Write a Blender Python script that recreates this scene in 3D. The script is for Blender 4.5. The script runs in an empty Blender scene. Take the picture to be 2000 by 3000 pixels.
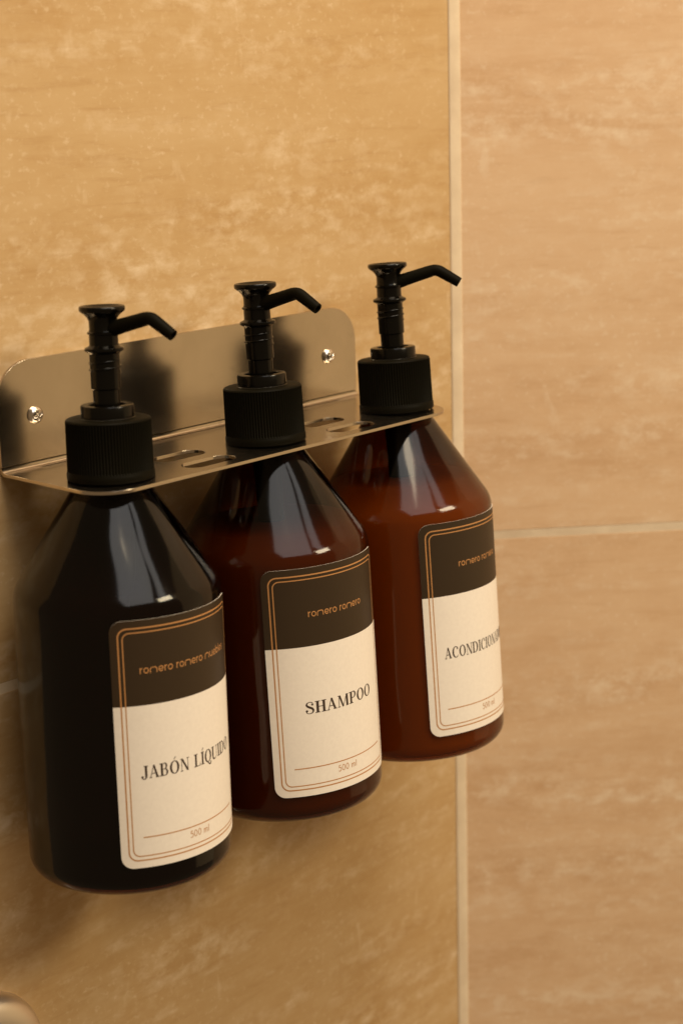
import bpy, bmesh, math, random
from mathutils import Vector, Matrix, Euler

sc = bpy.context.scene
col = sc.collection
PI = math.pi
R = math.radians
MM = 0.001
random.seed(7)

# ------------------------------------------------------------------ camera
FWD = Vector((0.70906506, 0.66027803, -0.24750691)).normalized()
RGT = Vector((0.67632994, -0.73613197, -0.02622085)).normalized()
UP = RGT.cross(FWD).normalized()
RGT = FWD.cross(UP).normalized()
CAM = Vector((-368.42, -489.76, 132.93)) * MM
cam = bpy.data.cameras.new('camera')
cam.sensor_fit = 'VERTICAL'
cam.sensor_height = 36.0
cam.sensor_width = 24.0
cam.lens = 5000.0 / 3000.0 * 36.0
cam.clip_start = 0.01
cam.clip_end = 100.0
cam.dof.use_dof = True
cam.dof.focus_distance = 0.640
cam.dof.aperture_fstop = 10.5
cam_o = bpy.data.objects.new('camera', cam)
col.objects.link(cam_o)
cam_o.matrix_world = Matrix((
    (RGT.x, UP.x, -FWD.x, CAM.x), (RGT.y, UP.y, -FWD.y, CAM.y),
    (RGT.z, UP.z, -FWD.z, CAM.z), (0, 0, 0, 1)))
sc.camera = cam_o

# ------------------------------------------------------------------ light
world = bpy.data.worlds.new('World')
sc.world = world
world.use_nodes = True
bg = world.node_tree.nodes['Background']
bg.inputs['Color'].default_value = (0.205, 0.14, 0.078, 1)
bg.inputs['Strength'].default_value = 1.0


def area(name, loc, target, sx, sy, power, color):
    l = bpy.data.lights.new(name, 'AREA')
    l.shape = 'RECTANGLE'
    l.size, l.size_y = sx, sy
    l.energy = power
    l.color = color
    o = bpy.data.objects.new(name, l)
    col.objects.link(o)
    o.location = loc
    d = Vector(target) - Vector(loc)
    o.rotation_euler = d.to_track_quat('-Z', 'Y').to_euler()
    return o


# warm ceiling lamp over the shower
area('ceiling_lamp', (0.16, -0.62, 1.75), (0.10, -0.05, -0.05), 1.1, 0.8, 31.0, (1.0, 0.80, 0.54))
# soft cool light from a high window of two panes behind the photographer's right shoulder
for az, wd, pw in ((-107, 1.02, 10.5), (-70, 0.22, 2.2)):
    area('window_light', (0.07 + 1.0 * math.cos(R(az)), -0.04 + 1.0 * math.sin(R(az)), 1.35), (0.07, -0.04, -0.03), wd, 1.3, pw, (1.0, 0.97, 0.93))
# warm fill added at front right, doubling as the lamp that glints on the shoulders
area('fill_lamp', (0.50, -1.34, 0.84), (0.08, -0.03, -0.06), 0.48, 0.30, 11.5, (1.0, 0.83, 0.56))
# light thrown back by the rest of the warm tiled room
area('room_bounce', (1.25, -1.05, 0.10), (0.1, -0.03, 0.0), 1.0, 1.9, 2.8, (1.0, 0.66, 0.30))
sc.view_settings.view_transform = 'Standard'
sc.view_settings.look = 'None'
sc.view_settings.exposure = 0.0
sc.view_settings.gamma = 1.0
sc.view_settings.use_curve_mapping = False
sc.render.engine = 'CYCLES'
sc.cycles.use_denoising = True
sc.cycles.max_bounces = 14
sc.cycles.transparent_max_bounces = 16
sc.cycles.transmission_bounces = 10
sc.cycles.glossy_bounces = 6
sc.cycles.sample_clamp_indirect = 6.0


# ------------------------------------------------------------------ materials
class NT:
    def __init__(self, name):
        self.m = bpy.data.materials.new(name)
        self.m.use_nodes = True
        self.t = self.m.node_tree
        self.t.nodes.clear()
        self.out = self.t.nodes.new('ShaderNodeOutputMaterial')

    def n(self, typ, **kw):
        nd = self.t.nodes.new(typ)
        for k, v in kw.items():
            if hasattr(nd, k) and k not in nd.inputs:
                setattr(nd, k, v)
            else:
                nd.inputs[k].default_value = v
        return nd

    def l(self, a, b):
        self.t.links.new(a, b)

    def coords(self, scale=(1, 1, 1), offset_attr=True):
        tc = self.n('ShaderNodeTexCoord')
        mp = self.n('ShaderNodeMapping')
        mp.inputs['Scale'].default_value = scale
        self.l(tc.outputs['Object'], mp.inputs['Vector'])
        if offset_attr:
            oi = self.n('ShaderNodeObjectInfo')
            mul = self.n('ShaderNodeMath', operation='MULTIPLY')
            mul.inputs[1].default_value = 37.0
            self.l(oi.outputs['Random'], mul.inputs[0])
            self.l(mul.outputs[0], mp.inputs['Location'])
        return mp.outputs['Vector']

    def noise(self, vec, scale, detail=4, rough=0.55, dist=0.0):
        nd = self.n('ShaderNodeTexNoise')
        nd.inputs['Scale'].default_value = scale
        nd.inputs['Detail'].default_value = detail
        nd.inputs['Roughness'].default_value = rough
        nd.inputs['Distortion'].default_value = dist
        self.l(vec, nd.inputs['Vector'])
        return nd.outputs['Fac']

    def ramp(self, fac, stops):
        nd = self.n('ShaderNodeValToRGB')
        e = nd.color_ramp.elements
        while len(e) < len(stops):
            e.new(0.5)
        for el, (p, c) in zip(e, stops):
            el.position = p
            el.color = c if len(c) == 4 else (*c, 1)
        self.l(fac, nd.inputs['Fac'])
        return nd.outputs['Color']

    def mix(self, fac, a, b, blend='MIX'):
        nd = self.n('ShaderNodeMix', data_type='RGBA', blend_type=blend)
        for s, v in ((nd.inputs['Factor'], fac), (nd.inputs['A'], a), (nd.inputs['B'], b)):
            pass
        ins = [i for i in nd.inputs if i.type == 'RGBA']
        if isinstance(fac, (int, float)):
            nd.inputs[0].default_value = fac
        else:
            self.l(fac, nd.inputs[0])
        for s, v in ((ins[0], a), (ins[1], b)):
            if isinstance(v, tuple):
                s.default_value = v if len(v) == 4 else (*v, 1)
            else:
                self.l(v, s)
        return [o for o in nd.outputs if o.type == 'RGBA'][0]

    def bsdf(self, **kw):
        b = self.n('ShaderNodeBsdfPrincipled')
        for k, v in kw.items():
            k = k.replace('_', ' ')
            if isinstance(v, (int, float)):
                b.inputs[k].default_value = v
            elif isinstance(v, tuple):
                b.inputs[k].default_value = v if len(v) == 4 else (*v, 1)
            else:
                self.l(v, b.inputs[k])
        self.l(b.outputs[0], self.out.inputs['Surface'])
        return b

    def bump(self, h, strength, dist=0.001):
        b = self.n('ShaderNodeBump')
        b.inputs['Strength'].default_value = strength
        b.inputs['Distance'].default_value = dist
        self.l(h, b.inputs['Height'])
        return b.outputs['Normal']


def tile_material(name, dark, mid, light, fleck):
    g = NT(name)
    # object x runs along the wall, object z runs up
    v1 = g.coords((1.0, 1.0, 4.2))
    v2 = g.coords((1.0, 1.0, 1.5))
    v3 = g.coords((0.8, 1.0, 1.25))
    v4 = g.coords((0.8, 1.0, 6.5))
    bands = g.noise(v1, 6.0, 6, 0.58, 0.5)
    base = g.ramp(bands, [(0.28, dark), (0.5, mid), (0.72, light)])
    fine = g.noise(v2, 90.0, 7, 0.68, 0.2)
    base = g.mix(g.ramp(fine, [(0.42, (0, 0, 0)), (0.72, (0.55, 0.55, 0.55))]), base, light)
    mot = g.noise(g.coords((1.0, 1.0, 1.6)), 21.0, 8, 0.7, 0.3)
    base = g.mix(g.ramp(mot, [(0.48, (0, 0, 0)), (0.70, (0.8, 0.8, 0.8))]), base, light)
    big = g.noise(g.coords((1.0, 1.0, 2.2)), 3.2, 3, 0.5, 0.4)
    base = g.mix(g.ramp(big, [(0.40, (0, 0, 0)), (0.68, (0.5, 0.5, 0.5))]), base, light)
    # fine horizontal grain
    gr = g.noise(g.coords((0.9, 1.0, 7.0)), 34.0, 6, 0.7, 0.25)
    base = g.mix(g.ramp(gr, [(0.50, (0, 0, 0)), (0.72, (0.55, 0.55, 0.55))]), base, light)
    base = g.mix(g.ramp(gr, [(0.28, (0.45, 0.45, 0.45)), (0.46, (0, 0, 0))]), base, dark)
    # pale flecks gathered in horizontal drifts
    cluster = g.noise(v4, 7.0, 4, 0.62, 0.5)
    clus = g.ramp(cluster, [(0.42, (0, 0, 0)), (0.62, (1, 1, 1))])
    fl = g.noise(v3, 125.0, 4, 0.6, 0.2)
    fl_m = g.ramp(fl, [(0.45, (0, 0, 0)), (0.73, (1, 1, 1))])
    m1 = g.mix(1.0, clus, fl_m, 'MULTIPLY')
    m1 = g.mix(1.0, m1, (0.85, 0.85, 0.85), 'MULTIPLY')
    base = g.mix(m1, base, fleck)
    fs = g.noise(g.coords((1.0, 1.0, 1.3)), 300.0, 3, 0.6, 0.1)
    fs_m = g.mix(1.0, g.ramp(fs, [(0.56, (0, 0, 0)), (0.70, (0.5, 0.5, 0.5))]), g.ramp(mot, [(0.38, (0, 0, 0)), (0.6, (1, 1, 1))]), 'MULTIPLY')
    base = g.mix(fs_m, base, fleck)
    # a few soft upright scratches and single blots
    wr = g.noise(g.coords((1.9, 1.0, 0.7)), 55.0, 3, 0.5, 0.3)
    wr_m = g.ramp(wr, [(0.68, (0, 0, 0)), (0.78, (0.45, 0.45, 0.45))])
    base = g.mix(wr_m, base, fleck)
    dk = g.noise(g.coords((1.0, 1.0, 7.0)), 4.0, 4, 0.6, 0.6)
    base = g.mix(g.ramp(dk, [(0.55, (0, 0, 0)), (0.75, (0.35, 0.35, 0.35))]), base, dark)
    nrm = g.bump(fine, 0.12, 0.0006)
    g.bsdf(Base_Color=base, Roughness=0.42, Normal=nrm, IOR=1.45, Specular_IOR_Level=0.4)
    return g.m


M = {}
M['tile_a'] = tile_material('tile_ochre', (0.395, 0.225, 0.084), (0.475, 0.295, 0.125), (0.545, 0.37, 0.185), (0.70, 0.545, 0.36))
M['tile_b'] = tile_material('tile_pink', (0.575, 0.355, 0.19), (0.67, 0.445, 0.26), (0.735, 0.52, 0.325), (0.82, 0.66, 0.475))

g = NT('grout')
gc = g.noise(g.coords((1, 1, 1)), 60.0, 4, 0.6)
g.bsdf(Base_Color=g.ramp(gc, [(0.3, (0.64, 0.50, 0.34)), (0.7, (0.75, 0.61, 0.43))]), Roughness=0.75,
       Normal=g.bump(g.noise(g.coords(), 500.0, 3), 0.2, 0.0005))
M['grout'] = g.m

g = NT('brushed_steel')
br = g.noise(g.coords((0.012, 1.0, 1.0), False), 2600.0, 3, 0.6)
sm = g.noise(g.coords((1, 1, 1), False), 42.0, 4, 0.6, 0.4)
spots = g.ramp(g.noise(g.coords((1, 1, 1), False), 130.0, 2, 0.5, 0.3), [(0.66, (0, 0, 0)), (0.76, (0.30, 0.30, 0.30))])
rg = g.n('ShaderNodeMapRange')
rg.inputs['To Min'].default_value = 0.17
rg.inputs['To Max'].default_value = 0.22
g.l(sm, rg.inputs['Value'])
bc = g.mix(spots, g.ramp(sm, [(0.3, (0.52, 0.45, 0.36)), (0.7, (0.58, 0.505, 0.41))]), (0.34, 0.28, 0.21))
g.bsdf(Base_Color=bc, Metallic=1.0, Roughness=rg.outputs[0], Normal=g.bump(br, 0.035, 0.0001))
M['steel'] = g.m

g = NT('steel_edge')
g.bsdf(Base_Color=(0.70, 0.62, 0.52), Metallic=1.0, Roughness=0.28)
M['steel_edge'] = g.m

g = NT('chrome')
g.bsdf(Base_Color=(0.72, 0.66, 0.58), Metallic=1.0, Roughness=0.2)
M['chrome'] = g.m

g = NT('satin_chrome')
g.bsdf(Base_Color=(0.78, 0.71, 0.62), Metallic=1.0, Roughness=0.38)
M['satin_chrome'] = g.m

g = NT('dark_rubber')
g.bsdf(Base_Color=(0.02, 0.018, 0.015), Roughness=0.6)
M['dark_rubber'] = g.m

g = NT('black_gloss')
nz = g.noise(g.coords(), 900.0, 3)
g.bsdf(Base_Color=(0.0025, 0.002, 0.0012), Roughness=0.2, IOR=1.42, Specular_IOR_Level=0.3, Normal=g.bump(nz, 0.06, 0.0002))
M['black_gloss'] = g.m

g = NT('black_satin')
nz = g.noise(g.coords(), 1200.0, 3)
g.bsdf(Base_Color=(0.0050, 0.0042, 0.0022), Roughness=0.5, IOR=1.42, Specular_IOR_Level=0.05, Normal=g.bump(nz, 0.15, 0.0002))
M['black_satin'] = g.m


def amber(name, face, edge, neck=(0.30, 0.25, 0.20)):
    """thin coloured PET wall: clear coat reflection over a tinted see-through film"""
    g = NT(name)
    lw = g.n('ShaderNodeLayerWeight')
    lw.inputs['Blend'].default_value = 0.5
    tint = g.mix(g.ramp(lw.outputs['Facing'], [(0.35, (0, 0, 0)), (1.0, (1, 1, 1))]), face, edge)
    # shade under the shelf put into the tint, darkening it towards the neck
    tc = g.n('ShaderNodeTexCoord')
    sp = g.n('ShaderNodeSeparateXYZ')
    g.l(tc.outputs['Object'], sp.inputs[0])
    shelf_shade = g.n('ShaderNodeMapRange')
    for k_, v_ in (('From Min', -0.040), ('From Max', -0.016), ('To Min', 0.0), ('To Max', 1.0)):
        shelf_shade.inputs[k_].default_value = v_
    g.l(sp.outputs['Z'], shelf_shade.inputs['Value'])
    tint = g.mix(shelf_shade.outputs[0], tint, g.mix(1.0, tint, neck, 'MULTIPLY'))
    tr = g.n('ShaderNodeBsdfTransparent')
    g.l(tint, tr.inputs['Color'])
    gl = g.n('ShaderNodeBsdfGlossy')
    gl.inputs['Roughness'].default_value = 0.1
    gl.inputs['Color'].default_value = (1, 1, 1, 1)
    fr = g.n('ShaderNodeFresnel')
    ge = g.n('ShaderNodeNewGeometry')
    io = g.n('ShaderNodeMapRange')          # a thin film: the same reflection from inside and outside
    io.inputs['To Min'].default_value = 1.38
    io.inputs['To Max'].default_value = 1 / 1.38
    g.l(ge.outputs['Backfacing'], io.inputs['Value'])
    g.l(io.outputs[0], fr.inputs['IOR'])
    wav = g.noise(g.coords((1, 1, 0.8)), 27.0, 1, 0.4)
    nb = g.bump(wav, 0.9, 0.0026)
    g.l(nb, gl.inputs['Normal'])
    mx = g.n('ShaderNodeMixShader')
    g.l(fr.outputs[0], mx.inputs[0])
    g.l(tr.outputs[0], mx.inputs[1])
    g.l(gl.outputs[0], mx.inputs[2])
    g.l(mx.outputs[0], g.out.inputs['Surface'])
    return g.m


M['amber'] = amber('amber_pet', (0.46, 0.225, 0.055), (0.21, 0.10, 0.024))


def liquid(name, colr, trans, clear):
    g = NT(name)
    rf = g.n('ShaderNodeBsdfRefraction')
    rf.inputs['IOR'].default_value = 1.36
    rf.inputs['Roughness'].default_value = 0.05
    rf.inputs['Color'].default_value = (*clear, 1)
    df = g.n('ShaderNodeBsdfDiffuse')
    df.inputs['Color'].default_value = (*colr, 1)
    tl = g.n('ShaderNodeBsdfTranslucent')
    tl.inputs['Color'].default_value = (*colr, 1)
    m1 = g.n('ShaderNodeMixShader')
    m1.inputs[0].default_value = 0.5
    g.l(df.outputs[0], m1.inputs[1])
    g.l(tl.outputs[0], m1.inputs[2])
    m2 = g.n('ShaderNodeMixShader')
    m2.inputs[0].default_value = trans
    g.l(m1.outputs[0], m2.inputs[1])
    g.l(rf.outputs[0], m2.inputs[2])
    g.l(m2.outputs[0], g.out.inputs['Surface'])
    return g.m


M['soap'] = liquid('dark_soap', (0.07, 0.042, 0.015), 0.75, (0.14, 0.085, 0.035))
M['shampoo'] = liquid('shampoo_liquid', (0.40, 0.25, 0.11), 0.1, (0.3, 0.18, 0.08))
M['conditioner'] = liquid('conditioner_cream', (0.80, 0.62, 0.38), 0.0, (0.6, 0.4, 0.2))

g = NT('label_paper')
pn = g.noise(g.coords(), 700.0, 3)
g.bsdf(Base_Color=g.ramp(pn, [(0.3, (0.79, 0.715, 0.625)), (0.7, (0.83, 0.755, 0.66))]), Roughness=0.55, Specular_IOR_Level=0.35)
M['paper'] = g.m
g = NT('label_dark')
g.bsdf(Base_Color=(0.037, 0.0225, 0.011), Roughness=0.45, Specular_IOR_Level=0.22)
M['label_dark'] = g.m
g = NT('copper_ink')
g.bsdf(Base_Color=(0.47, 0.22, 0.075), Roughness=0.45, Specular_IOR_Level=0.4)
M['copper'] = g.m
g = NT('black_ink')
g.bsdf(Base_Color=(0.045, 0.026, 0.016), Roughness=0.5)
M['ink'] = g.m


# ------------------------------------------------------------------ mesh helpers
def new_obj(name, verts, faces, mat, parent=None, smooth=True, mats=None, face_mats=None):
    me = bpy.data.meshes.new(name)
    me.from_pydata([tuple(v) for v in verts], [], faces)
    bm = bmesh.new()
    bm.from_mesh(me)
    bmesh.ops.recalc_face_normals(bm, faces=bm.faces)
    bm.to_mesh(me)
    bm.free()
    for m_ in (mats or [mat]):
        me.materials.append(m_)
    if face_mats:
        for p, k in zip(me.polygons, face_mats):
            p.material_index = k
    if smooth:
        me.polygons.foreach_set('use_smooth', [True] * len(me.polygons))
    o = bpy.data.objects.new(name, me)
    col.objects.link(o)
    if parent:
        o.parent = parent
    return o


def sharp(o, ang=32):
    me = o.data
    bm = bmesh.new()
    bm.from_mesh(me)
    for e in bm.edges:
        if len(e.link_faces) == 2:
            e.smooth = e.calc_face_angle(0) < R(ang)
    bm.to_mesh(me)
    bm.free()
    return o


def lathe(name, prof, mat, parent=None, seg=96, ang=32):
    """prof: (r, z) in mm from one end to the other"""
    vs, fs = [], []
    rings = []
    for r, z in prof:
        if r < 1e-6:
            rings.append([len(vs)])
            vs.append((0, 0, z * MM))
        else:
            rings.append(list(range(len(vs), len(vs) + seg)))
            for k in range(seg):
                a = 2 * PI * k / seg
                vs.append((r * MM * math.cos(a), r * MM * math.sin(a), z * MM))
    for A, B in zip(rings, rings[1:]):
        for k in range(seg):
            k2 = (k + 1) % seg
            if len(A) == 1 and len(B) == 1:
                continue
            if len(A) == 1:
                fs.append((A[0], B[k], B[k2]))
            elif len(B) == 1:
                fs.append((A[k], B[0], A[k2]))
            else:
                fs.append((A[k], B[k], B[k2], A[k2]))
    return sharp(new_obj(name, vs, fs, mat, parent), ang)


def arcp(cx, cz, r, a0, a1, n):
    return [(cx + r * math.cos(R(a0 + (a1 - a0) * i / n)), cz + r * math.sin(R(a0 + (a1 - a0) * i / n))) for i in range(n + 1)]


def tube_mesh(pts, radii, seg=20, cap=True):
    vs, fs = [], []
    n = len(pts)
    pts = [Vector(p) for p in pts]
    prev = None
    for i, p in enumerate(pts):
        t = (pts[min(i + 1, n - 1)] - pts[max(i - 1, 0)]).normalized()
        if prev is None:
            prev = t.orthogonal().normalized()
        u = (prev - t * prev.dot(t)).normalized()
        prev = u
        w = t.cross(u)
        for k in range(seg):
            a = 2 * PI * k / seg
            vs.append(p + (u * math.cos(a) + w * math.sin(a)) * radii[i])
    for i in range(n - 1):
        for k in range(seg):
            k2 = (k + 1) % seg
            fs.append((i * seg + k, i * seg + k2, (i + 1) * seg + k2, (i + 1) * seg + k))
    if cap:
        fs.append(tuple(range(seg))[::-1])
        fs.append(tuple(range((n - 1) * seg, n * seg)))
    return vs, fs


def empty(name, mat4, label, cat, group=None):
    o = bpy.data.objects.new(name, None)
    o.empty_display_size = 0.02
    col.objects.link(o)
    o.matrix_world = mat4
    o['label'] = label
    o['category'] = cat
    if group:
        o['group'] = group
    return o


def plate(name, outer, holes, thick, mat, parent, bevel=0.12, mat4=None):
    """flat plate from 2-D outlines in mm (x, y); thickness along local z"""
    cu = bpy.data.curves.new(name, 'CURVE')
    cu.dimensions = '2D'
    cu.fill_mode = 'BOTH'
    cu.extrude = (thick / 2 - bevel) * MM
    cu.bevel_depth = bevel * MM
    cu.bevel_resolution = 1
    cu.offset = -bevel * MM
    for loop in [outer] + holes:
        s = cu.splines.new('POLY')
        s.points.add(len(loop) - 1)
        for p, (x, y) in zip(s.points, loop):
            p.co = (x * MM, y * MM, 0, 1)
        s.use_cyclic_u = True
    tmp = bpy.data.objects.new('tmp', cu)
    col.objects.link(tmp)
    dg = bpy.context.evaluated_depsgraph_get()
    me = bpy.data.meshes.new_from_object(tmp.evaluated_get(dg))
    bpy.data.objects.remove(tmp)
    bpy.data.curves.remove(cu)
    me.name = name
    if mat4:
        me.transform(mat4)
    me.materials.clear()
    me.materials.append(mat)
    me.polygons.foreach_set('use_smooth', [False] * len(me.polygons))
    o = bpy.data.objects.new(name, me)
    col.objects.link(o)
    o.parent = parent
    return o


# ------------------------------------------------------------------ the setting: two tiled walls meeting at an obtuse corner
XC = 236.96
ANG = R(180 - 137.87)
ZJ = -79.15


def structure(o):
    o['kind'] = 'structure'
    return o


def wall(name, mat4, length_mm, lo_mm, hi_mm, x_from):
    """thin grout-coloured backing sheet; tiles are its children. local x along the wall, y into the wall"""
    a, b = x_from, length_mm
    vs = [(a * MM, 0.0001, lo_mm * MM), (b * MM, 0.0001, lo_mm * MM), (b * MM, 0.0001, hi_mm * MM), (a * MM, 0.0001, hi_mm * MM),
          (a * MM, 0.03, lo_mm * MM), (b * MM, 0.03, lo_mm * MM), (b * MM, 0.03, hi_mm * MM), (a * MM, 0.03, hi_mm * MM)]
    fs = [(0, 1, 2, 3), (5, 4, 7, 6), (4, 0, 3, 7), (1, 5, 6, 2), (3, 2, 6, 7), (4, 5, 1, 0)]
    o = new_obj(name, vs, fs, M['grout'], None, smooth=False)
    o.matrix_world = mat4
    return structure(o)


def tile(parent, x0, x1, z0, z1, mat):
    bm = bmesh.new()
    bmesh.ops.create_cube(bm, size=1.0)
    cx, cz = (x0 + x1) / 2, (z0 + z1) / 2
    for v in bm.verts:
        v.co.x = v.co.x * (x1 - x0) * MM
        v.co.z = v.co.z * (z1 - z0) * MM
        v.co.y = 0.004 + v.co.y * 0.008
    ed = [e for e in bm.edges if all(v.co.y < 0.001 for v in e.verts)]
    bmesh.ops.bevel(bm, geom=ed, offset=0.0004, segments=2, profile=0.5, affect='EDGES')
    me = bpy.data.meshes.new('tile')
    bm.to_mesh(me)
    bm.free()
    me.materials.append(mat)
    me.polygons.foreach_set('use_smooth', [p.area < 0.01 for p in me.polygons])
    o = bpy.data.objects.new('tile', me)
    col.objects.link(o)
    o.parent = parent
    o.location = (cx * MM, 0, cz * MM)
    return sharp(o, 60)


TW, TH, JT = 600.0, 420.0, 3.7
left = wall('wall_left', Matrix.Identity(4), XC, -530, 640, -78)
for j in range(3):
    z0 = ZJ + (j - 1) * TH
    tile(left, -78, XC - 2.2, max(z0 + JT / 2, -530), z0 + TH - JT / 2, M['tile_a'])
mr = Matrix.Translation((XC * MM, 0, 0)) @ Matrix.Rotation(-ANG, 4, 'Z')
right = wall('wall_right', mr, 640, -530, 640, 0)
for j in range(3):
    z0 = ZJ + (j - 1) * TH
    tile(right, 2.6, 2.6 + TW, max(z0 + JT / 2, -530), z0 + TH - JT / 2, M['tile_b'])

# pale bead of grout filling the corner
ex, ey = math.cos(ANG), -math.sin(ANG)
secs = []
pa = Vector((XC - 2.9, -0.05))
pb = Vector((XC + 3.3 * ex, 3.3 * ey))
nrm2 = Vector((-math.sin(ANG / 2), -math.cos(ANG / 2)))
prof = []
for i in range(9):
    t = i / 8
    p = pa.lerp(pb, t) + nrm2 * (0.30 - 0.45 * math.sin(PI * t) * 0.0 + 0.25 * math.sin(PI * t))
    prof.append(p)
prof = [pa + Vector((0.3, 0.8))] + prof + [pb + Vector((0.5, 0.6))]
vs, fs = [], []
rng = random.Random(3)
nz = 60
for k in range(nz + 1):
    z = -530 + 1170 * k / nz
    w = rng.uniform(-0.12, 0.12)
    for i, p in enumerate(prof):
        vs.append(((p.x + (w if i < 6 else -w) * 0.6) * MM, p.y * MM, z * MM))
np_ = len(prof)
for k in range(nz):
    for i in range(np_ - 1):
        fs.append((k * np_ + i, k * np_ + i + 1, (k + 1) * np_ + i + 1, (k + 1) * np_ + i))
structure(new_obj('corner_grout', vs, fs, M['grout']))

# ------------------------------------------------------------------ steel wall bracket
D_AX = 38.17
BX = [0.0, 75.73, 151.37]
XL, XR, HT, DEP = -19.1, 167.6, 38.8, 57.1
TK = 1.2
bracket = empty('wall_bracket', Matrix.Translation((0.0743, -0.0012, 0)),
                'brushed steel bottle bracket screwed to the tiled wall, three bottles hanging in it', 'bracket')
OX = -74.3


def rrect(x0, y0, x1, y1, rads, n=12):
    """rads: corner radius for (x0,y0) (x1,y0) (x1,y1) (x0,y1)"""
    pts = []
    for (cx, cy, a, r) in ((x0, y0, 180, rads[0]), (x1, y0, 270, rads[1]), (x1, y1, 0, rads[2]), (x0, y1, 90, rads[3])):
        sx = 1 if cx == x0 else -1
        sy = 1 if cy == y0 else -1
        if r == 0:
            pts.append((cx, cy))
        else:
            pts += arcp(cx + sx * r, cy + sy * r, r, a, a + 90, n)
    return pts


def circle(cx, cy, r, n=48):
    return [(cx + r * math.cos(2 * PI * i / n), cy + r * math.sin(2 * PI * i / n)) for i in range(n)]


def slot(x0, x1, cy, hw, n=10):
    return arcp(x1 - hw, cy, hw, -90, 90, n) + arcp(x0 + hw, cy, hw, 90, 270, n)


# back plate: 2-D (x, z), stands 0.2 mm off the wall
m_back = Matrix(((1, 0, 0, 0), (0, 0, -1, 0), (0, 1, 0, 0), (0, 0, 0, 1)))
plate('back_plate', [(x + OX, y) for x, y in rrect(XL, 1.9, XR, HT, (0, 0, 15, 15), 18)], [], TK, M['steel'], bracket, 0.15,
      Matrix.Translation((0, 0.0012 - 0.0002 - 0.0006, 0)) @ m_back)
# rounded bend between plate and shelf
bend = []
vs, fs = [], []
r_o, r_i = 2.7, 1.5
ns = 8
for xx in (XL + OX, XR + OX):
    for rr in (r_o, r_i):
        for i in range(ns + 1):
            a = R(90 * i / ns)
            vs.append((xx * MM, (1.0 - 2.7 + rr * math.cos(a)) * MM, (2.7 - 1.2 - 0.0 - rr * math.sin(a)) * MM))
n1 = ns + 1
for i in range(ns):
    fs.append((i, i + 1, 2 * n1 + i + 1, 2 * n1 + i))
    fs.append((n1 + i, n1 + i + 1, 3 * n1 + i + 1, 3 * n1 + i))
    fs.append((i, i + 1, n1 + i + 1, n1 + i))
    fs.append((2 * n1 + i, 2 * n1 + i + 1, 3 * n1 + i + 1, 3 * n1 + i))
sharp(new_obj('bend', vs, fs, M['steel'], bracket))
# shelf with bottle holes, drain slots and the relief slit along the bend
holes = [circle(x + OX, -D_AX + 1.2, 13.7) for x in BX]
for i in (0, 1):
    c = (BX[i] + BX[i + 1]) / 2 + OX
    holes.append(slot(c - 11.3, c + 11.3, -31.2 + 1.2, 5.0))
    holes.append(slot(c - 11.6, c + 11.6, -47.0 + 1.2, 4.8))
holes.append(slot(-3.5 + OX, 154.0 + OX, -2.9, 0.85, 6))
plate('shelf', [(x + OX, y + 1.2) for x, y in rrect(XL, -DEP, XR, -3.0 + 0.1, (14, 14, 0, 0), 18)], holes, TK, M['steel'], bracket, 0.1,
      Matrix.Translation((0, 0, -0.0006)))


def screw(x, z, rot, lab):
    """pan head with a pressed cross recess"""
    n, rings = 64, 26
    vs, fs = [], []
    rad, h = 3.25, 2.1
    for j in range(rings + 1):
        t = j / rings
        r = rad * t
        for k in range(n):
            a = 2 * PI * k / n + rot
            dz = h * (1 - t ** 2.6) ** 0.6
            px, py = r * math.cos(a - rot), r * math.sin(a - rot)
            def arm(u, v):
                e = 0.62 - 0.12 * abs(u)
                s1 = min(max((e - abs(v)) / 0.22, 0), 1)
                s2 = min(max((2.05 - abs(u)) / 0.55, 0), 1)
                return s1 * s2
            dep = max(arm(px, py), arm(py, px))
            dz -= dep * (1.35 - 0.25 * r / rad)
            vs.append((r * math.cos(a) * MM, -dz * MM, r * math.sin(a) * MM))
    for j in range(rings):
        for k in range(n):
            k2 = (k + 1) % n
            fs.append((j * n + k, j * n + k2, (j + 1) * n + k2, (j + 1) * n + k))
    o = new_obj('screw', vs, fs, M['chrome'], bracket)
    o.location = ((x + OX) * MM, 0.0012 - 0.0002 - 0.0012, z * MM)
    o['label'] = lab
    return o


screw(-3.0, 18.5, R(12), 'pan head cross screw at the free left end of the steel back plate')
screw(150.3, 18.8, R(40), 'pan head cross screw at the corner end of the steel back plate')

# ------------------------------------------------------------------ lettering: strokes in units of cap height
TH_, HN = 0.195, 0.062


def seg(x0, y0, x1, y1, w0, w1=None, horiz=True, n=4):
    """stroke as a strip of (left,right) pairs; horiz: width measured along x"""
    w1 = w0 if w1 is None else w1
    out = []
    dx, dy = x1 - x0, y1 - y0
    L = math.hypot(dx, dy)
    for i in range(n + 1):
        t = i / n
        x, y, w = x0 + dx * t, y0 + dy * t, w0 + (w1 - w0) * t
        if horiz:
            out.append(((x - w / 2, y), (x + w / 2, y)))
        else:
            nx, ny = -dy / L, dx / L
            out.append(((x - nx * w / 2, y - ny * w / 2), (x + nx * w / 2, y + ny * w / 2)))
    return out


def bar(x0, x1, y, h=HN, n=4):
    return [((x0 + (x1 - x0) * i / n, y - h / 2), (x0 + (x1 - x0) * i / n, y + h / 2)) for i in range(n + 1)]


def ringo(cx, cy, rx, ry, t, h, a0=0, a1=360, n=28):
    out = []
    for i in range(n + 1):
        a = R(a0 + (a1 - a0) * i / n)
        c, s = math.cos(a), math.sin(a)
        out.append(((cx + rx * c, cy + ry * s), (cx + (rx - t) * c, cy + (ry - h) * s)))
    return out


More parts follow.
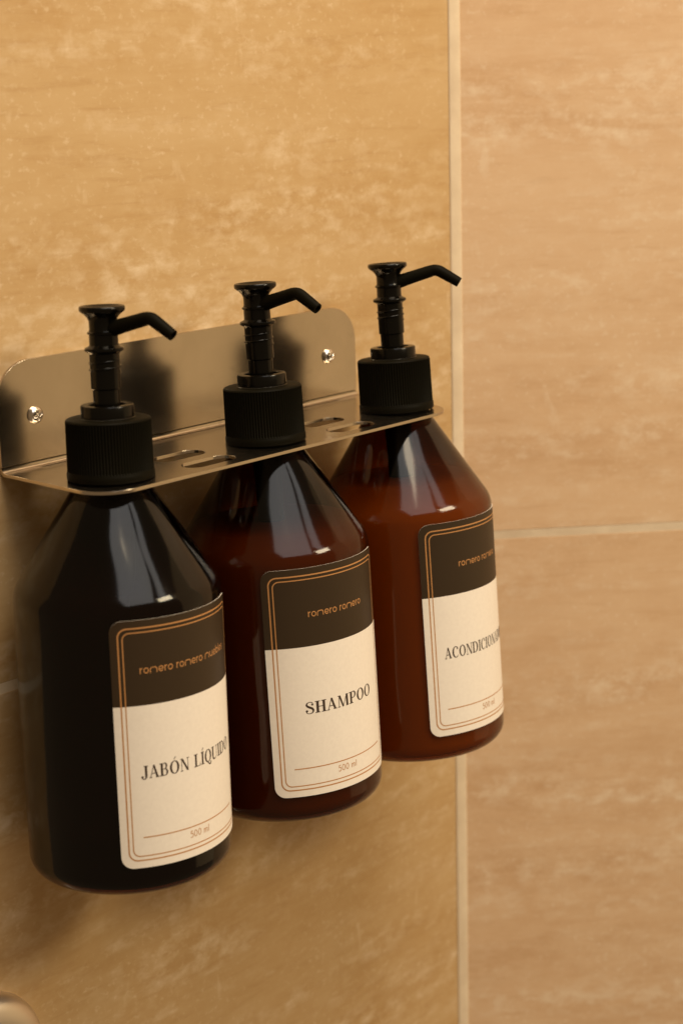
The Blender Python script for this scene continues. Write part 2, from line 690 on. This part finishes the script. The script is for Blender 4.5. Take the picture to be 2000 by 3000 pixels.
def path(pts, ws, n=1):
    """smooth variable-width polyline (Catmull-Rom)"""
    P, W = [], []
    m = len(pts)
    for i in range(m - 1):
        p0, p1, p2, p3 = pts[max(i - 1, 0)], pts[i], pts[i + 1], pts[min(i + 2, m - 1)]
        for k in range(6):
            t = k / 6
            f = lambda a, b, c, d: 0.5 * (2 * b + (c - a) * t + (2 * a - 5 * b + 4 * c - d) * t * t + (3 * b - a - 3 * c + d) * t ** 3)
            P.append((f(p0[0], p1[0], p2[0], p3[0]), f(p0[1], p1[1], p2[1], p3[1])))
            W.append(ws[i] + (ws[i + 1] - ws[i]) * t)
    P.append(pts[-1])
    W.append(ws[-1])
    out = []
    for i, (x, y) in enumerate(P):
        a, b = P[max(i - 1, 0)], P[min(i + 1, len(P) - 1)]
        dx, dy = b[0] - a[0], b[1] - a[1]
        L = math.hypot(dx, dy) or 1
        nx, ny = -dy / L, dx / L
        out.append(((x - nx * W[i] / 2, y - ny * W[i] / 2), (x + nx * W[i] / 2, y + ny * W[i] / 2)))
    return out


def ball(cx, cy, r):
    return ringo(cx, cy, r, r, r, r, n=12)


def stem(x, serif_l=0.1, serif_r=0.1, w=TH_):
    return [seg(x, 0, x, 1, w), bar(x - w / 2 - serif_l, x + w / 2 + serif_r, HN / 2), bar(x - w / 2 - serif_l, x + w / 2 + serif_r, 1 - HN / 2)]


def acute(x):
    return [seg(x - 0.05, 1.10, x + 0.10, 1.30, 0.05, 0.13)]


def glyph(c):
    """-> (strips, advance)"""
    if c == 'A':
        return [seg(0.10, 0, 0.39, 1, 0.06), seg(0.39, 1, 0.68, 0, 0.15, 0.18), bar(0.18, 0.58, 0.34),
                bar(0.0, 0.22, HN / 2), bar(0.53, 0.83, HN / 2)], 0.84
    if c == 'B':
        return stem(0.17, 0.1, 0) + [bar(0.2, 0.42, 1 - HN / 2), bar(0.2, 0.45, 0.53), bar(0.2, 0.45, HN / 2),
                ringo(0.40, 0.765, 0.24, 0.26, 0.15, HN, -90, 90, 14), ringo(0.42, 0.28, 0.29, 0.28, 0.16, HN, -90, 90, 14)], 0.78
    if c == 'C':
        return [ringo(0.46, 0.5, 0.43, 0.52, TH_, HN, 52, 308, 24), path([(0.74, 0.12), (0.80, 0.24)], [0.05, 0.03]),
                ball(0.70, 0.80, 0.085)], 0.84
    if c == 'D':
        return stem(0.17, 0.1, 0) + [bar(0.2, 0.42, 1 - HN / 2), bar(0.2, 0.42, HN / 2),
                ringo(0.38, 0.5, 0.48, 0.5, TH_, HN, -90, 90, 18)], 0.92
    if c == 'H':
        return stem(0.19) + stem(0.69) + [bar(0.19, 0.69, 0.51)], 0.88
    if c in 'IÍ':
        return stem(0.19) + (acute(0.19) if c == 'Í' else []), 0.38
    if c == 'J':
        return [seg(0.40, 0.2, 0.40, 1, TH_), bar(0.22, 0.58, 1 - HN / 2),
                path([(0.40, 0.24), (0.385, 0.08), (0.27, -0.03), (0.12, 0.0), (0.05, 0.10)], [TH_, 0.15, 0.08, 0.06, 0.07]), ball(0.09, 0.13, 0.095)], 0.60
    if c == 'L':
        return stem(0.19, 0.1, 0.1) + [bar(0.2, 0.62, HN / 2), seg(0.64, 0.0, 0.68, 0.28, 0.09, 0.03)], 0.72
    if c == 'M':
        return [seg(0.14, 0, 0.17, 1, 0.055), seg(0.20, 1, 0.52, 0, 0.17, 0.14), seg(0.52, 0, 0.86, 1, 0.055), seg(0.88, 1, 0.91, 0, TH_),
                bar(0.03, 0.26, HN / 2), bar(0.78, 1.04, HN / 2), bar(0.04, 0.26, 1 - HN / 2), bar(0.82, 1.02, 1 - HN / 2)], 1.08
    if c == 'N':
        return [seg(0.16, 0, 0.16, 1, 0.055), seg(0.18, 1, 0.74, 0, 0.18, 0.18), seg(0.76, 0, 0.76, 1, 0.055),
                bar(0.04, 0.28, HN / 2), bar(0.03, 0.26, 1 - HN / 2), bar(0.64, 0.88, 1 - HN / 2)], 0.90
    if c in 'OÓ':
        return [ringo(0.46, 0.5, 0.43, 0.52, TH_, HN, n=36)] + (acute(0.46) if c == 'Ó' else []), 0.92
    if c == 'P':
        return stem(0.19) + [bar(0.2, 0.44, 1 - HN / 2), bar(0.2, 0.44, 0.47), ringo(0.42, 0.735, 0.28, 0.29, 0.16, HN, -90, 90, 16)], 0.74
    if c == 'Q':
        return [ringo(0.46, 0.5, 0.43, 0.52, TH_, HN, n=36),
                path([(0.36, 0.02), (0.50, -0.10), (0.66, -0.20), (0.80, -0.20), (0.86, -0.10)], [0.05, 0.09, 0.12, 0.10, 0.05]), ball(0.82, -0.06, 0.07)], 0.92
    if c == 'R':
        return stem(0.19) + [bar(0.2, 0.44, 1 - HN / 2), bar(0.2, 0.44, 0.50), ringo(0.42, 0.75, 0.27, 0.27, 0.16, HN, -90, 90, 16),
                seg(0.46, 0.5, 0.74, 0, 0.16, 0.17), bar(0.66, 0.90, HN / 2)], 0.90
    if c == 'S':
        return [path([(0.58, 0.76), (0.52, 0.93), (0.34, 0.985), (0.15, 0.90), (0.12, 0.72), (0.30, 0.56), (0.52, 0.42), (0.60, 0.24), (0.50, 0.06), (0.30, 0.01), (0.12, 0.08), (0.07, 0.24)],
                     [0.06, 0.06, 0.055, 0.09, 0.15, 0.18, 0.18, 0.14, 0.08, 0.055, 0.06, 0.06]), ball(0.545, 0.76, 0.085), ball(0.115, 0.25, 0.095)], 0.70
    if c == 'U':
        return [seg(0.19, 0.3, 0.19, 1, TH_), seg(0.74, 0.3, 0.74, 1, 0.055), bar(0.02, 0.36, 1 - HN / 2), bar(0.62, 0.86, 1 - HN / 2),
                path([(0.19, 0.34), (0.21, 0.12), (0.36, 0.0), (0.56, 0.02), (0.70, 0.14), (0.74, 0.34)], [TH_, 0.16, 0.10, 0.06, 0.055, 0.055])], 0.88
    return [], 0.42


ML = 0.17      # monoline weight, in x-heights


def mono(c):
    t = ML
    if c == 'r':
        return [seg(0.1, 0, 0.1, 1, t), ringo(0.52, 0.55, 0.50, 0.45, t, t, 88, 172, 8)], 0.62
    if c == 'o':
        return [ringo(0.52, 0.5, 0.50, 0.50, t, t, n=28)], 1.14
    if c == 'm':
        return [seg(0.1, 0, 0.1, 0.6, t), ringo(0.52, 0.55, 0.50, 0.45, t, t, 88, 180, 8), bar(0.5, 0.95, 1 - t / 2, t),
                ringo(0.93, 0.55, 0.50, 0.45, t, t, 0, 92, 8), seg(1.345, 0, 1.345, 0.6, t)], 1.58
    if c == 'e':
        return [ringo(0.52, 0.5, 0.50, 0.50, t, t, 0, 318, 26), bar(0.12, 0.98, 0.46, t * 0.8), ], 1.12
    if c == 'u':
        return [seg(0.1, 0.45, 0.1, 1, t), ringo(0.50, 0.45, 0.485, 0.45, t, t, 180, 360, 14), seg(0.90, 0, 0.90, 1, t)], 1.12
    if c == 'b':
        return [seg(0.1, 0, 0.1, 1.5, t), ringo(0.52, 0.5, 0.50, 0.50, t, t, n=28)], 1.14
    if c == 'l':
        return [seg(0.1, 0, 0.1, 1.5, t)], 0.30
    if c == 's':
        return [path([(0.62, 0.82), (0.45, 0.94), (0.22, 0.90), (0.14, 0.72), (0.30, 0.56), (0.52, 0.46), (0.62, 0.28), (0.52, 0.10), (0.28, 0.06), (0.10, 0.18)], [t] * 10)], 0.74
    if c == '5':
        return [bar(0.16, 0.66, 1.42, t), seg(0.17, 0.82, 0.20, 1.46, t), path([(0.14, 0.86), (0.34, 0.96), (0.58, 0.90), (0.70, 0.66), (0.70, 0.36), (0.56, 0.12), (0.32, 0.06), (0.06, 0.20)], [t] * 8)], 0.86
    if c == '0':
        return [ringo(0.46, 0.75, 0.45, 0.75, t, t, n=30)], 1.0
    if c == 'n':
        return [seg(0.1, 0, 0.1, 1, t), ringo(0.50, 0.55, 0.485, 0.45, t, t, 0, 180, 14), seg(0.90, 0, 0.90, 0.6, t)], 1.1
    if c == 'M':     # ordinary small m of the volume text
        return [seg(0.1, 0, 0.1, 1, t), ringo(0.36, 0.62, 0.34, 0.38, t, t, 0, 180, 12), seg(0.615, 0, 0.615, 0.62, t),
                ringo(0.87, 0.62, 0.34, 0.38, t, t, 0, 180, 12), seg(1.125, 0, 1.125, 0.62, t)], 1.36
    return [], 0.5


def set_text(txt, fn, width, z0, height, space=0.0, yscale=1.0):
    """-> strips in (u mm, z mm), centred on u = 0, fitted to width"""
    x, strips = 0.0, []
    for c in txt:
        s, adv = fn(c)
        for st in s:
            strips.append([((a[0] + x, a[1]), (b[0] + x, b[1])) for a, b in st])
        x += adv + space
    x -= space
    k = width / x
    return [[(((a[0] - x / 2) * k, z0 + a[1] * height), ((b[0] - x / 2) * k, z0 + b[1] * height)) for a, b in st] for st in strips]


RB = 36.5
LABEL_T = 0.16


def wrap(name, strips, mat, parent, lift=0.03):
    """lay printed strips on the label cylinder; local angle 0 = label centre, facing +x"""
    vs, fs = [], []
    for q, st in enumerate(strips):
        rr = RB + LABEL_T + lift + 0.004 * (q % 7)
        b0 = len(vs)
        for a, b in st:
            for (u, z) in (a, b):
                an = u / RB
                vs.append((rr * math.cos(an) * MM, rr * math.sin(an) * MM, z * MM))
        for i in range(len(st) - 1):
            fs.append((b0 + 2 * i, b0 + 2 * i + 1, b0 + 2 * i + 3, b0 + 2 * i + 2))
    o = new_obj(name, vs, fs, mat, parent, smooth=True)
    # make every face look outwards
    me = o.data
    bm = bmesh.new()
    bm.from_mesh(me)
    for f in bm.faces:
        c = f.calc_center_median()
        if f.normal.x * c.x + f.normal.y * c.y < 0:
            f.normal_flip()
    bm.to_mesh(me)
    bm.free()
    return o


LW, LT, LS, LB, LC = 59.2, -42.4, -72.0, -129.6, 4.2


def rr_outline(w, zt, zb, r, n=8, step=1.2):
    """closed rounded rectangle in (u,z)"""
    base = rrect(-w / 2, zb, w / 2, zt, (r, r, r, r), n)
    out = []
    for i, p in enumerate(base):
        q = base[(i + 1) % len(base)]
        L = math.hypot(q[0] - p[0], q[1] - p[1])
        k = max(1, int(L / step))
        for j in range(k):
            out.append((p[0] + (q[0] - p[0]) * j / k, p[1] + (q[1] - p[1]) * j / k))
    return out


def border(inset, wd):
    h = wd / 2
    w, t, b, r = LW - 2 * inset, LT - inset, LB + inset, max(LC - inset * 0.45, 1.0)
    A = rr_outline(w, t, b, r)
    out = []
    n = len(A)
    for i in range(n + 1):
        p, a, c = A[i % n], A[(i - 1) % n], A[(i + 1) % n]
        dx, dy = c[0] - a[0], c[1] - a[1]
        L = math.hypot(dx, dy)
        nx, ny = -dy / L, dx / L
        out.append(((p[0] - nx * h, p[1] - ny * h), (p[0] + nx * h, p[1] + ny * h)))
    return out


def make_label(parent, title, title_w, brand, brand_w):
    cols = []
    n = 72
    us = sorted(set([-LW / 2 + LW * i / n for i in range(n + 1)] +
                    [s * (LW / 2 - LC + LC * math.sin(R(90 * k / 10))) for s in (-1, 1) for k in range(11)]))
    vs, fs, fm = [], [], []
    ro, ri = RB + LABEL_T, RB + 0.01
    for u in us:
        d = max(0.0, abs(u) - (LW / 2 - LC))
        dz = LC - math.sqrt(max(LC * LC - d * d, 0))
        zt, zb = LT - dz, LB + dz
        an = u / RB
        # column: outer bottom, outer split, outer top, inner top, inner bottom
        c0 = len(vs)
        for rr, z in ((ro, zb), (ro, LS), (ro, zt), (ri, zt), (ri, zb)):
            vs.append((rr * math.cos(an) * MM, rr * math.sin(an) * MM, z * MM))
        cols.append(c0)
    for a, b in zip(cols, cols[1:]):
        fs.append((a, b, b + 1, a + 1)); fm.append(0)
        fs.append((a + 1, b + 1, b + 2, a + 2)); fm.append(1)
        fs.append((a + 2, b + 2, b + 3, a + 3)); fm.append(0)
        fs.append((a + 4, b + 4, b, a)); fm.append(0)
    a = cols[0]
    fs.append((a, a + 1, a + 2, a + 3, a + 4)); fm.append(0)
    a = cols[-1]
    fs.append((a, a + 4, a + 3, a + 2, a + 1)); fm.append(0)
    lab = sharp(new_obj('label', vs, fs, None, parent, mats=[M['paper'], M['label_dark']], face_mats=fm))
    lab['label'] = 'paper label, dark brown above and cream below, with copper border lines'
    wrap('border_line', [border(2.75, 0.5)], M['copper'], lab)
    wrap('border_line', [border(4.25, 0.4)], M['copper'], lab)
    wrap('rule_line', [[((-21.8 + 43.6 * i / 60, -118.9), (-21.8 + 43.6 * i / 60, -118.5)) for i in range(61)]], M['copper'], lab)
    wrap('title_lettering', set_text(title, glyph, title_w, -97.8, 4.55, 0.05), M['ink'], lab)
    wrap('brand_lettering', set_text(brand, mono, brand_w, -61.0, 2.05, 0.06), M['copper'], lab)
    wrap('volume_lettering', set_text('500 Ml', mono, 9.0, -122.6, 1.65, 0.10), M['copper'], lab)
    return lab


# ------------------------------------------------------------------ pump bottles
def spoke_cap(parent):
    """closure with fine vertical ribs"""
    n = 88 * 4
    vs, fs = [], []
    prof = [(13.25, -2.2, 0), (13.25, -0.2, 0), (15.05, -0.15, 0), (15.2, 0.1, 0), (15.2, 2.2, 0), (14.95, 2.5, 0), (14.95, 2.75, 0), (14.95, 3.1, 1), (14.78, 19.6, 1), (14.72, 20.1, 0), (14.45, 20.55, 0), (13.9, 20.8, 0), (9.0, 20.95, 0)]
    for r, z, rib in prof:
        for k in range(n):
            a = 2 * PI * k / n
            rr = r - (0.0, 0.24, 0.42, 0.24)[k % 4] * rib
            vs.append((rr * math.cos(a) * MM, rr * math.sin(a) * MM, z * MM))
    for j in range(len(prof) - 1):
        for k in range(n):
            k2 = (k + 1) % n
            fs.append((j * n + k, j * n + k2, (j + 1) * n + k2, (j + 1) * n + k))
    fs.append(tuple(range(n))[::-1])
    return sharp(new_obj('cap', vs, fs, M['black_satin'], parent), 40)


def make_bottle(idx, mat4, label, liq, level, title, tw, brand, bw, noz_az):
    b = empty('pump_bottle', mat4, label, 'bottle', 'amber pump bottles hanging in the steel bracket')
    # amber body, one smooth wall
    prof = [(12.9, 2.5), (12.9, -1.6), (13.4, -3.0)]
    # straight cone then a rounded shoulder
    sl = Vector((22.2, -34.4)).normalized()
    p_top = Vector((14.2, -4.0))
    p_sh = Vector((RB, -38.6))
    fil = 3.6
    t_in = p_sh - (p_sh - p_top).normalized() * fil
    prof += [(p_top.x + (t_in.x - p_top.x) * i / 6, p_top.y + (t_in.y - p_top.y) * i / 6) for i in range(7)]
    for i in range(1, 9):
        t = i / 8
        q0, q1, q2 = t_in, p_sh, Vector((RB, -38.6 - fil))
        p = q0 * (1 - t) ** 2 + q1 * 2 * t * (1 - t) + q2 * t * t
        prof.append((p.x, p.y))
    zb = -141.3
    prof += [(RB, -42.2 - (96 - 42.2 + 38.0) * i / 10) for i in range(1, 11)]
    fr = 7.0
    prof += [(RB, zb + fr)] + arcp(RB - fr, zb + fr, fr, 0, -82, 9)[1:]
    prof += [(27.0, zb + 0.05), (25.5, zb + 0.5), (22.0, zb + 1.6), (14.0, zb + 2.6), (0, zb + 3.0)]
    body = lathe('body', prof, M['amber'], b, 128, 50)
    # contents
    wl = 1.15
    lp = []
    for r, z in prof:
        if z < level and r > 1:
            lp.append((max(r - wl, 0.5), z + (wl if z < zb + 3 else 0)))
    # cone radius at fill level
    rc = p_top.x + (RB - p_top.x) * min(max((-4.0 - level) / 34.6, 0), 1) - wl - 0.2
    lp = [(0, level), (rc - 1.0, level), (rc, level - 0.4)] + [q for q in lp if q[1] < level - 0.5] + [(0, zb + 3.0 + wl)]
    lathe('liquid', lp, M[liq], b, 96, 50)
    lathe('pump_housing', [(0, 2), (11.8, 2), (11.8, -5), (5.5, -6.5), (5.0, -22), (5.0, -36), (4.0, -44), (3.0, -45), (3.0, -134), (0, -134)], M['black_satin'], b, 40)
    # closure and pump
    cap_ = spoke_cap(b)
    lathe('collar', [(6.3, 20.4), (9.45, 20.5), (9.45, 20.9), (9.2, 21.1), (9.2, 24.9), (9.0, 25.3), (8.6, 25.45), (6.7, 25.45), (6.4, 25.1), (6.2, 21.0), (4.6, 21.0)], M['black_gloss'], b, 72, 30)
    st = lathe('pump_stem', [(0, 20.8), (4.65, 20.8), (4.65, 30.6), (5.15, 31.0), (5.15, 35.6), (5.15, 42.9), (5.6, 43.3), (6.6, 43.9), (6.75, 44.4), (6.6, 44.9), (5.5, 45.4),
                             (5.0, 45.8), (4.95, 49.4), (5.5, 49.7), (5.55, 50.2), (5.0, 50.5), (4.75, 51.2), (4.75, 53.6), (0, 53.6)], M['black_gloss'], b, 64, 40)
    pts = [((5.15) * MM * math.cos(t), (5.15) * MM * math.sin(t), (35.9 + 2.35 * t / (2 * PI)) * MM) for t in [2 * PI * 2.2 * i / 120 for i in range(121)]]
    rad = [0.42 * MM * min(1, i / 8 + 0.05, (120 - i) / 8 + 0.05) for i in range(121)]
    vs, fs = tube_mesh(pts, rad, 8)
    new_obj('screw_thread', vs, fs, M['black_gloss'], st)
    btn = lathe('push_button', [(0, 53.4), (4.75, 53.4), (4.8, 54.1), (5.3, 55.2), (6.3, 56.3), (7.3, 57.0), (7.8, 57.5), (7.92, 58.1), (7.85, 58.75), (7.6, 59.1), (7.2, 59.2), (6.6, 58.9), (5.0, 58.2), (2.5, 57.75), (0, 57.6)],
                M['black_gloss'], b, 72, 50)
    # spout: rises gently, then turns down
    ax = [(3.2, 51.3), (6.0, 52.05), (10, 53.15), (16.5, 54.9)]
    c0, c1, c2 = (16.5, 54.9), (18.6, 55.5), (20.4, 54.2)
    for i in range(1, 11):
        t = i / 10
        ax.append(((1 - t) ** 2 * c0[0] + 2 * t * (1 - t) * c1[0] + t * t * c2[0], (1 - t) ** 2 * c0[1] + 2 * t * (1 - t) * c1[1] + t * t * c2[1]))
    ax += [(24.2, 51.55), (27.0, 49.6)]
    ca, sa = math.cos(noz_az), math.sin(noz_az)
    P = [(x * 1.06 * ca * MM, x * 1.06 * sa * MM, z * MM) for x, z in ax]
    rr = [2.8, 2.65, 2.5, 2.4] + [2.3] * 10 + [2.15, 2.0]
    vs, fs = tube_mesh(P, [q * MM for q in rr], 24, cap=False)
    n = len(P)
    s_ = 24
    # hollow mouth
    tdir = (Vector(P[-1]) - Vector(P[-2])).normalized()
    c = Vector(P[-1])
    base = (n - 1) * s_
    for f, dd in ((0.62, 0.0), (0.55, -2.6)):
        for k in range(s_):
            vs.append(c + (vs[base + k] - c) * f + tdir * dd * MM)
    for lev in range(2):
        a0 = base if lev == 0 else n * s_
        b0 = n * s_ + lev * s_
        for k in range(s_):
            fs.append((a0 + k, a0 + (k + 1) % s_, b0 + (k + 1) % s_, b0 + k))
    fs.append(tuple(range((n + 1) * s_, (n + 2) * s_)))
    sharp(new_obj('spout', vs, fs, M['black_satin'], b), 40)
    make_label(b, title, tw, brand, bw)
    return b


TILT = [(2.05, 2.03), (0.52, 3.13), (0.85, 4.33)]
LAB_A = [-5.86, -8.68, 8.38]
SPEC = [
    ('dark amber pump bottle labelled JABÓN LÍQUIDO at the open end of the bracket', 'soap', -7.0, 'JABÓN LÍQUIDO', 42.8, 'romero romero muebles', 40.2),
    ('amber pump bottle labelled SHAMPOO, the middle one of the bracket', 'shampoo', -31.0, 'SHAMPOO', 32.6, 'romero romero', 25.8),
    ('reddish amber pump bottle labelled ACONDICIONADOR beside the wall corner', 'conditioner', -28.0, 'ACONDICIONADOR', 43.4, 'romero romero', 26.0),
]
for i in range(3):
    a, bb = R(TILT[i][0]), R(TILT[i][1])
    ax = Vector((math.sin(a), math.sin(bb), 1)).normalized()
    u = (Vector((1, 0, 0)) - ax * ax.x).normalized()
    v = ax.cross(u)
    va = math.atan2(CAM.y / MM + D_AX, CAM.x / MM - BX[i])
    phi = va + R(LAB_A[i]) + (LW / 2) / RB
    basis = Matrix(((u.x, v.x, ax.x, BX[i] * MM), (u.y, v.y, ax.y, -D_AX * MM), (u.z, v.z, ax.z, 0.0003), (0, 0, 0, 1)))
    m4 = basis @ Matrix.Rotation(phi, 4, 'Z')
    lab, liq, lev, title, tw, brand, bw = SPEC[i]
    make_bottle(i, m4, lab, liq, lev, title, tw, brand, bw, R((-76, -84, -56)[i]) - phi)

# ------------------------------------------------------------------ chrome rosette of the shower fitting, low on the wall
ros = empty('shower_rosette', Matrix.Translation((-0.0481, 0, -0.2197)) @ Matrix.Rotation(R(90), 4, 'X'),
            'round chrome shower fitting rosette low on the ochre tiled wall', 'rosette')
lathe('flange', [(26.2, 0.05), (26.2, 1.2), (25.9, 3.0), (25.2, 4.8), (23.6, 6.6), (21.0, 7.9), (17.0, 8.7), (12.0, 9.0), (9.0, 9.0)], M['satin_chrome'], ros, 96, 40)
lathe('gasket', [(9.2, 8.6), (9.2, 9.6), (8.0, 9.6)], M['dark_rubber'], ros, 48)
lathe('pipe', [(8.2, 5.0), (8.2, 26.0), (9.8, 27.0), (9.8, 40.0), (9.0, 41.0), (0, 41.0)], M['chrome'], ros, 48, 30)
